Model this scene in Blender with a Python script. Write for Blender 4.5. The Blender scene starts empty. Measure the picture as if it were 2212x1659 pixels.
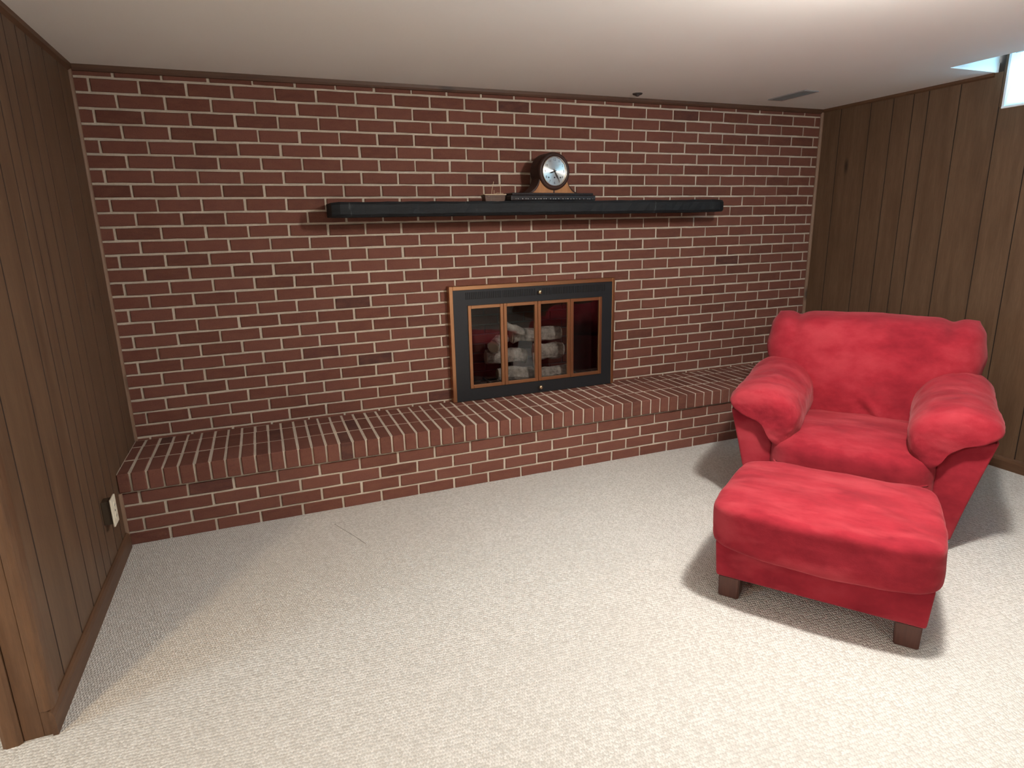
import bpy, bmesh, math, random
from mathutils import Vector, Matrix
random.seed(7)
S = bpy.context.scene
COL = S.collection

# ------------------------------------------------------------------ camera
F_PX = 1344.7
CAM = (0.7492, -3.6490, 1.42875)
ROT = ((0.928560, -0.370605, -0.020685),
       (-0.110179, -0.221983, -0.968805),
       (0.354453, 0.901873, -0.246958))
cd = bpy.data.cameras.new('camera')
cd.sensor_fit = 'HORIZONTAL'; cd.sensor_width = 36.0
cd.lens = F_PX / 2212.0 * 36.0
cd.clip_start = 0.02
cam = bpy.data.objects.new('camera', cd); COL.objects.link(cam)
mw = Matrix.Identity(4)
for i in range(3):
    mw[i][0] = ROT[0][i]; mw[i][1] = -ROT[1][i]; mw[i][2] = -ROT[2][i]; mw[i][3] = CAM[i]
cam.matrix_world = mw
S.camera = cam

# ------------------------------------------------------------------ world, lights, exposure
w = bpy.data.worlds.new('sky'); S.world = w; w.use_nodes = True
bg = w.node_tree.nodes['Background']
bg.inputs[0].default_value = (0.64, 0.84, 1.0, 1); bg.inputs[1].default_value = 17.0
S.view_settings.view_transform = 'Standard'; S.view_settings.look = 'None'
S.view_settings.exposure = 0.13; S.view_settings.gamma = 1.0
S.view_settings.use_curve_mapping = False

def area_lamp(name, loc, r, power, color, spread=180):
    l = bpy.data.lights.new(name, 'AREA'); l.shape = 'DISK'; l.size = 2 * r
    l.energy = power; l.color = color; l.spread = math.radians(spread)
    o = bpy.data.objects.new(name, l); COL.objects.link(o); o.location = loc
    return o
def point_lamp(name, loc, r, power, color):
    l = bpy.data.lights.new(name, 'POINT'); l.energy = power; l.color = color; l.shadow_soft_size = r
    o = bpy.data.objects.new(name, l); COL.objects.link(o); o.location = loc
    return o
area_lamp('ceiling_light', (2.43, -2.45, 2.15), 0.10, 40, (1.0, 0.955, 0.89))
point_lamp('ceiling_light_glow', (2.43, -2.45, 2.03), 0.05, 72, (1.0, 0.955, 0.89))
area_lamp('rear_fill_light', (1.7, -5.5, 2.13), 0.14, 24, (1.0, 0.955, 0.90))  # added fill behind the camera, lifts the front faces
def portal(name, loc, rot, sx, sy):
    l = bpy.data.lights.new(name, 'AREA'); l.shape = 'RECTANGLE'; l.size = sx; l.size_y = sy; l.cycles.is_portal = True
    o = bpy.data.objects.new(name, l); COL.objects.link(o); o.location = loc; o.rotation_euler = rot
portal('window_portal', (4.76, -2.06, 2.145), (0, math.radians(90), 0), 0.28, 1.68)
portal('added_window_portal', (-2.68, -2.725, 1.46), (0, math.radians(-90), 0), 1.12, 1.05)  # sampling portal for the added side-room window
area_lamp('side_fill_light', (-1.2, -3.6, 2.14), 0.15, 62, (1.0, 0.74, 0.46))  # added unseen lamp, warms the left wall end

# ------------------------------------------------------------------ measures
XL, XR, ZC = 0.031, 4.630, 2.187            # left wall face, right wall face, ceiling
M, H = 0.2032, 0.0677                       # brick module
Z27 = 0.3766                                # lowest wall joint
HD, HD2 = 0.494, 0.514                      # hearth depth, rowlock nose
HZB, HZT = 0.2727, 0.3634                   # rowlock under / upper face
YEND = -1.715                               # end of the left wall
YB = -6.2                                   # wall behind the camera
XS = -2.6                                   # far wall of the side room

# ------------------------------------------------------------------ material helpers
class NT:
    def __init__(s, name):
        s.m = bpy.data.materials.new(name); s.m.use_nodes = True
        s.t = s.m.node_tree; s.n = s.t.nodes; s.b = s.n['Principled BSDF']; s.out = s.n['Material Output']
    def add(s, typ, **kw):
        n = s.n.new(typ)
        for k, v in kw.items():
            if k.startswith('i_'):
                key = k[2:]; key = int(key) if key.isdigit() else key.replace('_', ' ')
                n.inputs[key].default_value = v
            else: setattr(n, k, v)
        return n
    def link(s, a, b): s.t.links.new(a, b)
    def ramp(s, fac, stops):
        r = s.add('ShaderNodeValToRGB'); e = r.color_ramp.elements
        while len(e) < len(stops): e.new(0.5)
        for i, (p, c) in enumerate(stops): e[i].position = p; e[i].color = (*c, 1)
        s.link(fac, r.inputs[0]); return r.outputs[0]
    def noise(s, vec, scale, detail=4, rough=0.55):
        n = s.add('ShaderNodeTexNoise', i_Scale=scale, i_Detail=detail, i_Roughness=rough)
        if vec is not None: s.link(vec, n.inputs['Vector'])
        return n.outputs[0]
    def mapped(s, src, scale=(1, 1, 1), rot=(0, 0, 0)):
        m = s.add('ShaderNodeMapping'); m.inputs['Scale'].default_value = scale; m.inputs['Rotation'].default_value = rot
        s.link(src, m.inputs[0]); return m.outputs[0]
    def mix(s, fac, a, b, mode='MIX'):
        m = s.add('ShaderNodeMix', data_type='RGBA', blend_type=mode)
        for sock, v in ((m.inputs[0], fac), (m.inputs[6], a), (m.inputs[7], b)):
            if hasattr(v, 'links'): s.link(v, sock)
            else: sock.default_value = v if not isinstance(v, tuple) or len(v) == 4 else (*v, 1)
        return m.outputs[2]
    def math(s, op, a, b=0.0):
        m = s.add('ShaderNodeMath', operation=op)
        for sock, v in ((m.inputs[0], a), (m.inputs[1], b)):
            if hasattr(v, 'links'): s.link(v, sock)
            else: sock.default_value = v
        return m.outputs[0]
    def bump(s, h, strength, dist):
        b = s.add('ShaderNodeBump', i_Strength=strength, i_Distance=dist)
        s.link(h, b.inputs['Height']); s.link(b.outputs[0], s.b.inputs['Normal']); return b
    def col(s, c): s.link(c, s.b.inputs['Base Color']) if hasattr(c, 'links') else setattr(s.b.inputs['Base Color'], 'default_value', (*c, 1))
    def set(s, **kw):
        for k, v in kw.items(): s.b.inputs[k.replace('_', ' ')].default_value = v
        return s

def flat(name, c, rough=0.6, metal=0.0, spec=0.5):
    m = NT(name); m.col(c); m.set(Roughness=rough, Metallic=metal); m.b.inputs['Specular IOR Level'].default_value = spec
    g = m.add('ShaderNodeNewGeometry'); n = m.noise(g.outputs['Position'], 60, 3)
    m.bump(n, 0.08, 0.002)
    return m.m

def brick_mat(name, tint=1.0):
    m = NT(name)
    oi = m.add('ShaderNodeObjectInfo'); at = m.add('ShaderNodeAttribute', attribute_name='rnd')
    r = m.math('FRACT', m.math('ADD', oi.outputs['Random'], at.outputs['Fac']))
    g = m.add('ShaderNodeNewGeometry')
    k = tint
    base = m.ramp(r, [(0.0, (0.110*k, 0.041*k, 0.030*k)), (0.30, (0.142*k, 0.052*k, 0.038*k)), (0.6, (0.160*k, 0.061*k, 0.046*k)),
                      (0.96, (0.150*k, 0.058*k, 0.043*k)), (0.985, (0.095*k, 0.036*k, 0.030*k)), (1.0, (0.070*k, 0.030*k, 0.026*k))])
    v = m.noise(m.mapped(g.outputs['Position'], (1, 1, 2.5)), 14, 5, 0.65)
    c2 = m.mix(m.ramp(v, [(0.35, (0, 0, 0)), (0.75, (0.55, 0.55, 0.55))]), base, (0.20*k, 0.085*k, 0.055*k))
    f = m.noise(g.outputs['Position'], 160, 4, 0.7)
    c3 = m.mix(m.ramp(f, [(0.30, (0.5, 0.5, 0.5)), (0.45, (0, 0, 0))]), c2, (0.055, 0.022, 0.016))
    m.col(c3); m.set(Roughness=0.88); m.b.inputs['Specular IOR Level'].default_value = 0.25
    m.bump(f, 0.35, 0.003)
    return m.m
def mortar_mat():
    m = NT('mortar'); g = m.add('ShaderNodeNewGeometry')
    n = m.noise(g.outputs['Position'], 9, 5, 0.6); f = m.noise(g.outputs['Position'], 220, 3, 0.7)
    c = m.ramp(n, [(0.3, (0.45, 0.385, 0.31)), (0.7, (0.62, 0.54, 0.445))])
    m.col(m.mix(m.ramp(f, [(0.35, (0.35, 0.35, 0.35)), (0.5, (0, 0, 0))]), c, (0.34, 0.27, 0.20)))
    m.set(Roughness=0.95); m.bump(f, 0.5, 0.003); return m.m
def panel_mat(name, dark=(0.090, 0.049, 0.026), light=(0.142, 0.083, 0.047), axis='z'):
    m = NT(name); g = m.add('ShaderNodeNewGeometry'); oi = m.add('ShaderNodeObjectInfo')
    off = m.add('ShaderNodeVectorMath', operation='ADD'); cmb = m.add('ShaderNodeCombineXYZ')
    for i in range(3): m.link(m.math('MULTIPLY', oi.outputs['Random'], 7.0 + 3 * i), cmb.inputs[i])
    m.link(g.outputs['Position'], off.inputs[0]); m.link(cmb.outputs[0], off.inputs[1])
    sc = {'z': (9, 9, 0.9), 'y': (9, 0.9, 9), 'x': (0.9, 9, 9)}[axis]
    p = m.mapped(off.outputs[0], sc)
    n1 = m.noise(p, 2.2, 6, 0.62); n2 = m.noise(p, 14, 4, 0.7)
    c = m.ramp(n1, [(0.3, dark), (0.7, light)])
    c = m.mix(m.ramp(n2, [(0.35, (0.3, 0.3, 0.3)), (0.6, (0, 0, 0))]), c, tuple(x * 0.6 for x in dark))
    # knots
    vo = m.add('ShaderNodeTexVoronoi', i_Scale=1.0, i_Randomness=1.0)
    sk = {'z': (4.2, 4.2, 1.25), 'y': (4.2, 1.25, 4.2), 'x': (1.25, 4.2, 4.2)}[axis]
    m.link(m.mapped(off.outputs[0], sk), vo.inputs['Vector'])
    kf = m.ramp(vo.outputs['Distance'], [(0.03, (0.8, 0.8, 0.8)), (0.085, (0, 0, 0))])
    c = m.mix(kf, c, (0.018, 0.009, 0.005))
    m.col(c); m.set(Roughness=0.5); m.b.inputs['Specular IOR Level'].default_value = 0.35
    m.bump(n2, 0.10, 0.002); return m.m
def carpet_mat():
    m = NT('berber_carpet'); g = m.add('ShaderNodeNewGeometry')
    wob = m.add('ShaderNodeVectorMath', operation='ADD')
    nn = m.add('ShaderNodeTexNoise', i_Scale=14.0, i_Detail=2.0); m.link(g.outputs['Position'], nn.inputs['Vector'])
    sc = m.add('ShaderNodeVectorMath', operation='SCALE'); sc.inputs['Scale'].default_value = 0.010
    m.link(nn.outputs['Color'], sc.inputs[0]); m.link(g.outputs['Position'], wob.inputs[0]); m.link(sc.outputs[0], wob.inputs[1])
    p = m.mapped(wob.outputs[0], (118, 82, 1), (0, 0, math.radians(3)))
    sp = m.add('ShaderNodeSeparateXYZ'); m.link(p, sp.inputs[0])
    flr = m.math('FLOOR', sp.outputs[1]); sh = m.math('MULTIPLY', m.math('MODULO', flr, 2.0), 0.5)
    cb = m.add('ShaderNodeCombineXYZ'); m.link(m.math('ADD', sp.outputs[0], sh), cb.inputs[0]); m.link(sp.outputs[1], cb.inputs[1])
    vo = m.add('ShaderNodeTexVoronoi', voronoi_dimensions='2D', i_Scale=1.0, i_Randomness=0.42)
    m.link(cb.outputs[0], vo.inputs['Vector'])
    h = m.ramp(vo.outputs['Distance'], [(0.10, (1, 1, 1)), (0.62, (0, 0, 0))])
    big = m.noise(g.outputs['Position'], 1.6, 3, 0.5); fine = m.noise(g.outputs['Position'], 420, 2, 0.6)
    tone = m.add('ShaderNodeSeparateColor'); m.link(vo.outputs['Color'], tone.inputs[0])
    c = m.ramp(tone.outputs[0], [(0.0, (0.55, 0.53, 0.495)), (0.5, (0.64, 0.62, 0.585)), (1.0, (0.71, 0.69, 0.655))])
    c = m.mix(m.ramp(h, [(0.0, (0.62, 0.62, 0.62)), (0.45, (0, 0, 0))]), c, (0.39, 0.365, 0.33))
    c = m.mix(m.ramp(big, [(0.35, (0.28, 0.28, 0.28)), (0.65, (0, 0, 0))]), c, (0.52, 0.495, 0.46))
    m.col(c); m.set(Roughness=1.0); m.b.inputs['Specular IOR Level'].default_value = 0.05
    hh = m.math('ADD', h, m.math('MULTIPLY', fine, 0.35))
    m.bump(hh, 0.55, 0.006); return m.m
def suede_mat(name='red_suede', stroke=0.42):
    m = NT(name); tc = m.add('ShaderNodeTexCoord')
    n = m.noise(m.mapped(tc.outputs['Object'], (1.0, 1.8, 1.5), (0.3, 0.2, 0.6)), 3.4, 6, 0.62)
    n2 = m.noise(m.mapped(tc.outputs['Object'], (0.9, 2.6, 2.2), (0.2, 0.1, -0.45)), 4.2, 5, 0.5)
    f = m.noise(tc.outputs['Object'], 240, 2, 0.6)
    c = m.ramp(n, [(0.34, (0.190, 0.011, 0.019)), (0.50, (0.262, 0.017, 0.027)), (0.62, (0.310, 0.027, 0.038)), (0.76, (0.345, 0.037, 0.048))])
    c = m.mix(m.ramp(n2, [(0.50, (0, 0, 0)), (0.63, (stroke, stroke, stroke))]), c, (0.385, 0.049, 0.060))
    m.col(c); m.set(Roughness=0.95); m.b.inputs['Specular IOR Level'].default_value = 0.12
    m.b.inputs['Sheen Weight'].default_value = 0.15; m.b.inputs['Sheen Roughness'].default_value = 0.45
    m.b.inputs['Sheen Tint'].default_value = (1.0, 0.45, 0.45, 1)
    m.bump(m.math('ADD', m.math('MULTIPLY', n2, 0.6), m.math('MULTIPLY', f, 0.12)), 0.28, 0.012); return m.m
def plaster_mat():
    m = NT('ceiling_paint'); g = m.add('ShaderNodeNewGeometry')
    n = m.noise(g.outputs['Position'], 90, 4, 0.6); b = m.noise(g.outputs['Position'], 1.3, 3)
    m.col(m.ramp(b, [(0.3, (0.85, 0.83, 0.80)), (0.7, (0.88, 0.86, 0.83))]))
    m.set(Roughness=0.95); m.bump(n, 0.12, 0.003); return m.m
def mantel_mat():
    m = NT('blackened_timber'); g = m.add('ShaderNodeNewGeometry')
    p = m.mapped(g.outputs['Position'], (1.2, 8, 9))
    n = m.noise(p, 4, 6, 0.65); s = m.noise(m.mapped(g.outputs['Position'], (9, 3, 1.5), (0, 0.5, 0)), 3.2, 5, 0.6)
    c = m.ramp(n, [(0.3, (0.005, 0.006, 0.008)), (0.7, (0.012, 0.015, 0.018))])
    c = m.mix(m.ramp(s, [(0.64, (0, 0, 0)), (0.70, (0.45, 0.45, 0.45))]), c, (0.085, 0.10, 0.105))
    m.col(c); m.set(Roughness=0.72); m.b.inputs['Specular IOR Level'].default_value = 0.3; m.bump(n, 0.4, 0.008); return m.m
def glass_mat(name, tint, rough, base_r):
    m = NT(name); m.n.remove(m.b)
    fr = m.add('ShaderNodeFresnel', i_IOR=1.5); tr = m.add('ShaderNodeBsdfTransparent'); gl = m.add('ShaderNodeBsdfGlossy')
    tr.inputs[0].default_value = (*tint, 1); gl.inputs['Roughness'].default_value = rough
    mx = m.add('ShaderNodeMixShader'); m.link(m.math('ADD', fr.outputs[0], base_r), mx.inputs[0])
    m.link(tr.outputs[0], mx.inputs[1]); m.link(gl.outputs[0], mx.inputs[2]); m.link(mx.outputs[0], m.out.inputs[0])
    return m.m
def frosted_mat():
    m = NT('frosted_pane'); m.n.remove(m.b)
    a = m.add('ShaderNodeBsdfTranslucent'); b = m.add('ShaderNodeBsdfDiffuse'); mx = m.add('ShaderNodeMixShader', i_0=0.25)
    g = m.add('ShaderNodeNewGeometry'); c = m.ramp(m.noise(g.outputs['Position'], 8, 3), [(0.3, (0.62, 0.84, 0.92)), (0.7, (0.70, 0.89, 0.95))])
    m.link(c, a.inputs[0]); m.link(c, b.inputs[0]); m.link(a.outputs[0], mx.inputs[1]); m.link(b.outputs[0], mx.inputs[2])
    m.link(mx.outputs[0], m.out.inputs[0]); return m.m
def log_mat():
    m = NT('ceramic_log'); g = m.add('ShaderNodeNewGeometry'); n = m.noise(g.outputs['Position'], 22, 6, 0.7); f = m.noise(g.outputs['Position'], 90, 4, 0.7)
    c = m.ramp(n, [(0.3, (0.14, 0.125, 0.105)), (0.5, (0.36, 0.33, 0.285)), (0.7, (0.58, 0.54, 0.46))])
    m.col(c); m.set(Roughness=0.95); m.bump(f, 0.8, 0.01); return m.m
def dial_mat():
    m = NT('brushed_dial'); m.col((0.80, 0.76, 0.70)); m.set(Roughness=0.34, Metallic=1.0)
    m.b.inputs['Anisotropic'].default_value = 0.85; m.b.inputs['Anisotropic Rotation'].default_value = 0.25
    t = m.add('ShaderNodeTangent', direction_type='RADIAL', axis='Y'); m.link(t.outputs[0], m.b.inputs['Tangent'])
    g = m.add('ShaderNodeTexCoord'); n = m.noise(g.outputs['Object'], 260, 2); m.bump(n, 0.02, 0.001); return m.m

MAT = dict(
    brick=brick_mat('red_brick'), mortar=mortar_mat(), panel=panel_mat('wood_panelling'), trimz=panel_mat('wood_trim', (0.085, 0.042, 0.021), (0.150, 0.078, 0.040)),
    trimy=panel_mat('wood_trim_long', (0.075, 0.036, 0.019), (0.135, 0.070, 0.036), 'y'), trimx=panel_mat('wood_trim_cross', (0.075, 0.036, 0.022), (0.12, 0.062, 0.038), 'x'),
    bead=panel_mat('pale_bead', (0.19, 0.115, 0.075), (0.27, 0.17, 0.115)), carpet=carpet_mat(), suede=suede_mat(), suede_back=suede_mat('red_suede_smooth', 0.12), ceiling=plaster_mat(), mantel=mantel_mat(),
    black=flat('black_metal', (0.010, 0.012, 0.015), 0.42), slot=flat('slot_black', (0.003, 0.003, 0.004), 0.8),
    brass=flat('antique_brass', (0.56, 0.30, 0.155), 0.34, 1.0), knob=flat('knob_brass', (0.72, 0.62, 0.42), 0.25, 1.0),
    glass=glass_mat('door_glass', (0.90, 0.89, 0.89), 0.015, 0.0), firebrick=brick_mat('fire_brick', 0.45), soot=flat('sooty_lining', (0.055, 0.052, 0.050), 0.9),
    log=log_mat(), logend=flat('log_end', (0.40, 0.34, 0.25), 0.9), iron=flat('iron_grate', (0.012, 0.012, 0.012), 0.6),
    ivory=flat('ivory_plastic', (0.78, 0.72, 0.58), 0.45), dkbox=flat('outlet_box_brown', (0.045, 0.028, 0.015), 0.6), hole=flat('outlet_slot', (0.02, 0.018, 0.015), 0.7),
    vent=flat('grey_vent', (0.27, 0.26, 0.26), 0.5), ventdark=flat('vent_gap', (0.12, 0.12, 0.12), 0.8), cap=flat('bronze_cap', (0.045, 0.033, 0.030), 0.5),
    white=flat('window_paint', (0.72, 0.74, 0.76), 0.5), frosted=frosted_mat(), wall=flat('plain_wall', (0.70, 0.68, 0.64), 0.9),
    clear=glass_mat('window_glass', (0.95, 0.97, 0.98), 0.0, 0.0),
    seam=flat('seam_line', (0.20, 0.18, 0.155), 1.0),  # dark colour of the thin line along the carpet seam
    groove=flat('panel_backing', (0.026, 0.015, 0.009), 0.9),
    leg=panel_mat('walnut_leg', (0.060, 0.022, 0.016), (0.10, 0.040, 0.028)),
    cdark=panel_mat('clock_mahogany', (0.020, 0.008, 0.006), (0.045, 0.018, 0.012), 'x'), cburl=panel_mat('clock_burl', (0.24, 0.105, 0.040), (0.40, 0.19, 0.075)),
    cbase=flat('clock_base_black', (0.016, 0.014, 0.016), 0.35), dial=dial_mat(), hand=flat('clock_hand', (0.03, 0.025, 0.022), 0.4), num=flat('clock_numeral', (0.11, 0.09, 0.075), 0.6),
    chrome=flat('clock_bezel', (0.75, 0.70, 0.62), 0.2, 1.0), bead_metal=flat('base_beading', (0.35, 0.34, 0.33), 0.3, 1.0),
    basket=panel_mat('wicker_brown', (0.07, 0.03, 0.018), (0.14, 0.065, 0.035), 'x'), twig=flat('dry_twig', (0.52, 0.40, 0.28), 0.8),
)

# ------------------------------------------------------------------ object helpers
def link(name, me, mat=None, parent=None, loc=(0, 0, 0), rot=(0, 0, 0), smooth=False):
    o = bpy.data.objects.new(name, me); COL.objects.link(o)
    if mat and not me.materials: me.materials.append(MAT[mat])
    o.location = loc; o.rotation_euler = rot
    if parent: o.parent = parent
    if smooth:
        for p in me.polygons: p.use_smooth = True
    return o
def pyd(name, v, f):
    me = bpy.data.meshes.new(name); me.from_pydata(v, [], f); me.validate(); me.update(); return me
def bm_mesh(name, bm):
    bmesh.ops.recalc_face_normals(bm, faces=bm.faces)
    me = bpy.data.meshes.new(name); bm.to_mesh(me); bm.free(); return me
def add_box(bm, a, b):
    vs = [bm.verts.new((x, y, z)) for x in (a[0], b[0]) for y in (a[1], b[1]) for z in (a[2], b[2])]
    for q in ((0, 1, 3, 2), (4, 6, 7, 5), (0, 4, 5, 1), (2, 3, 7, 6), (0, 2, 6, 4), (1, 5, 7, 3)): bm.faces.new([vs[i] for i in q])
    return vs
def boxes(name, lst, mat, parent=None, bevel=0.0, seg=1, **kw):
    bm = bmesh.new()
    for a, b in lst: add_box(bm, a, b)
    if bevel: bmesh.ops.bevel(bm, geom=bm.edges[:], offset=bevel, segments=seg, profile=0.5, affect='EDGES')
    return link(name, bm_mesh(name, bm), mat, parent, **kw)
def prism(name, prof, axis, t0, t1, mat, parent=None, bevel=0.0, seg=2, smooth=False):
    """profile extruded along an axis: 'x' -> (y,z), 'y' -> (x,z), 'z' -> (x,y)"""
    mk = {'x': lambda p, t: (t, p[0], p[1]), 'y': lambda p, t: (p[0], t, p[1]), 'z': lambda p, t: (p[0], p[1], t)}[axis]
    bm = bmesh.new(); n = len(prof)
    A = [bm.verts.new(mk(p, t0)) for p in prof]; B = [bm.verts.new(mk(p, t1)) for p in prof]
    bm.faces.new(A); bm.faces.new(B[::-1])
    for i in range(n): bm.faces.new([A[i], B[i], B[(i + 1) % n], A[(i + 1) % n]])
    bmesh.ops.recalc_face_normals(bm, faces=bm.faces)
    if bevel: bmesh.ops.bevel(bm, geom=bm.edges[:], offset=bevel, segments=seg, profile=0.6, affect='EDGES')
    return link(name, bm_mesh(name, bm), mat, parent, smooth=smooth)
def tube_mesh(name, pts, rads, n=10, wob=0.0, cap=True):
    v = []; f = []; P = [Vector(p) for p in pts]
    for i, p in enumerate(P):
        d = (P[min(i + 1, len(P) - 1)] - P[max(i - 1, 0)]).normalized()
        a = d.orthogonal().normalized() if i == 0 else (a - d * a.dot(d)).normalized()
        b = d.cross(a)
        for k in range(n):
            t = 2 * math.pi * k / n; r = rads[i] * (1 + random.uniform(-wob, wob)); v.append(p + a * (r * math.cos(t)) + b * (r * math.sin(t)))
    for i in range(len(P) - 1):
        for k in range(n): f.append((i * n + k, i * n + (k + 1) % n, (i + 1) * n + (k + 1) % n, (i + 1) * n + k))
    if cap: f.append(tuple(range(n))[::-1]); f.append(tuple((len(P) - 1) * n + k for k in range(n)))
    return pyd(name, v, f)
def lathe_mesh(name, prof, n=32, axis='z'):
    v = []; f = []
    for r, h in prof:
        for k in range(n):
            t = 2 * math.pi * k / n; x, y = r * math.cos(t), r * math.sin(t)
            v.append((x, y, h) if axis == 'z' else (x, h, y))
    for i in range(len(prof) - 1):
        for k in range(n): f.append((i * n + k, i * n + (k + 1) % n, (i + 1) * n + (k + 1) % n, (i + 1) * n + k))
    f.append(tuple(range(n))[::-1]); f.append(tuple((len(prof) - 1) * n + k for k in range(n)))
    bm = bmesh.new(); me = pyd(name, v, f); bm.from_mesh(me); bpy.data.meshes.remove(me); return bm_mesh(name, bm)
def puff_mesh(name, half, k=4.0, n=14, fn=None):
    """a rounded box of superellipsoid form, shaped further by fn(x,y,z in -1..1 , point)"""
    bm = bmesh.new(); bmesh.ops.create_cube(bm, size=2.0)
    bmesh.ops.subdivide_edges(bm, edges=bm.edges[:], cuts=n, use_grid_fill=True)
    for vv in bm.verts:
        x, y, z = (math.copysign(abs(c) ** 0.8, c) for c in vv.co)
        s = (abs(x) ** k + abs(y) ** k + abs(z) ** k) ** (-1.0 / k)
        u = (x * s, y * s, z * s); p = [u[0] * half[0], u[1] * half[1], u[2] * half[2]]
        if fn: p = fn(u, p)
        vv.co = p
    return bm_mesh(name, bm)
def loft_mesh(name, rings, closed_caps=True):
    n = len(rings[0]); v = [p for r in rings for p in r]; f = []
    for i in range(len(rings) - 1):
        for k in range(n): f.append((i * n + k, i * n + (k + 1) % n, (i + 1) * n + (k + 1) % n, (i + 1) * n + k))
    f.append(tuple(range(n))[::-1]); f.append(tuple((len(rings) - 1) * n + k for k in range(n)))
    bm = bmesh.new(); me = pyd(name, v, f); bm.from_mesh(me); bpy.data.meshes.remove(me); return bm_mesh(name, bm)
def subsurf(o, lv=2):
    m = o.modifiers.new('round', 'SUBSURF'); m.levels = lv; m.render_levels = lv
def lumps(o, strength, size):
    t = bpy.data.textures.new(o.name + '_lumps', 'CLOUDS'); t.noise_scale = size; t.noise_depth = 3
    m = o.modifiers.new('lumps', 'DISPLACE'); m.texture = t; m.strength = strength; m.mid_level = 0.5; m.texture_coords = 'LOCAL'
def empty(name, loc=(0, 0, 0), rz=0.0, parent=None):
    o = bpy.data.objects.new(name, None); COL.objects.link(o); o.location = loc; o.rotation_euler = (0, 0, rz); o.empty_display_size = 0.1
    if parent: o.parent = parent
    return o
def tag(o, label, cat, group=None):
    o['label'] = label; o['category'] = cat
    if group: o['group'] = group
    return o
def struct(o, label=None):
    o['kind'] = 'structure'
    if label: o['label'] = label
    return o
def project(p):
    d = [p[i] - CAM[i] for i in range(3)]
    c = [sum(ROT[r][i] * d[i] for i in range(3)) for r in range(3)]
    return (1106 + F_PX * c[0] / c[2], 829.5 + F_PX * c[1] / c[2], c[2])

# ------------------------------------------------------------------ room shell
bm = bmesh.new(); add_box(bm, (XS, YB, -0.06), (XR + 0.2, 0.6, 0.0))
struct(link('floor', bm_mesh('floor', bm), 'carpet'), 'cream looped carpet')
SEAM = [(0.9522, -0.6685), (0.973, -0.7208), (0.994, -0.7669), (1.0075, -0.7987), (1.0325, -0.8553), (1.0633, -0.9372)]
link('carpet_seam', tube_mesh('carpet_seam', [(x, y, 0.0002) for x, y in SEAM], [0.0012] * len(SEAM), 5), 'seam', bpy.data.objects['floor'])
# ceiling with the raised coffer in front of the window
CX, CY0, CY1, CZ = 4.247, -1.170, -3.00, 2.290
bm = bmesh.new()
add_box(bm, (XS, YB, ZC), (CX, 0.15, ZC + 0.05)); add_box(bm, (CX, CY0, ZC), (XR + 0.2, 0.15, ZC + 0.05)); add_box(bm, (CX, YB, ZC), (XR + 0.2, CY1, ZC + 0.05))
def face(*pts): bm.faces.new([bm.verts.new(p) for p in pts])
face((CX, CY0, ZC), (CX, CY1, ZC), (XR + 0.001, CY1, CZ), (XR + 0.001, CY0, CZ))
for yy in (CY0 - 0.002, CY1 + 0.002): face((CX, yy, ZC - 0.0005), (XR + 0.001, yy, ZC - 0.0005), (XR + 0.001, yy, CZ))
face((CX, CY0, ZC), (CX, CY1, ZC), (CX, CY1, CZ + 0.06), (CX, CY0, CZ + 0.06))
add_box(bm, (CX, CY1, CZ + 0.02), (XR + 0.2, CY0, CZ + 0.06))
struct(link('ceiling', bm_mesh('ceiling', bm), 'ceiling'), 'white painted plaster ceiling')

# --- brick wall
FX0, FX1, FZ0, FZ1 = 1.86, 2.84, HZT, 0.985      # firebox mouth
MY = 0.007                                       # mortar face lies behind the brick faces
bm = bmesh.new()
add_box(bm, (-0.09, MY, 0), (FX0, 0.14, ZC)); add_box(bm, (FX1, MY, 0), (XR + 0.15, 0.14, ZC))
add_box(bm, (FX0, MY, FZ1), (FX1, 0.14, ZC)); add_box(bm, (FX0, MY, 0), (FX1, 0.14, FZ0))
wall_back = struct(link('wall_back', bm_mesh('wall_back', bm), 'mortar'), 'red brick chimney wall with pale raked mortar')
BW, BH = M - 0.0120, H - 0.0115
def brick_verts(w, h, d, cham=0.0028, jit=0.0011):
    v = []; f = []
    ring = [(-w/2, -h/2), (-w/6, -h/2), (w/6, -h/2), (w/2, -h/2), (w/2, h/2), (w/6, h/2), (-w/6, h/2), (-w/2, h/2)]
    j = [(random.uniform(-jit, jit), random.uniform(-jit, jit)) for _ in ring]
    n = len(ring)
    for y, ins in ((d, 0.0), (cham, 0.0), (0.0, cham)):
        for (x, z), (a, b) in zip(ring, j):
            v.append((x + a - math.copysign(ins, x) * (1 if abs(abs(x) - w/2) < 1e-6 else 0), y, z + b - math.copysign(ins, z)))
    for r in (0, 1):
        for k in range(n): f.append((r*n+k, r*n+(k+1) % n, (r+1)*n+(k+1) % n, (r+1)*n+k))
    f += [(2*n+0, 2*n+1, 2*n+6, 2*n+7), (2*n+1, 2*n+2, 2*n+5, 2*n+6), (2*n+2, 2*n+3, 2*n+4, 2*n+5)]
    return v, f
def brick_mesh(w, h, d, **kw):
    me = pyd('brick', *brick_verts(w, h, d, **kw)); me.materials.append(MAT['brick']); return me
FULL = [brick_mesh(BW, BH, 0.03) for _ in range(14)]
FULLTRI = [brick_verts(BW, BH, 0.03) for _ in range(14)]
cells = []
X0, X1 = XL - 0.02, XR + 0.02
IX0, IX1, IZ1 = 1.80, 2.88, 1.055                 # the insert covers this much of the wall
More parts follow.
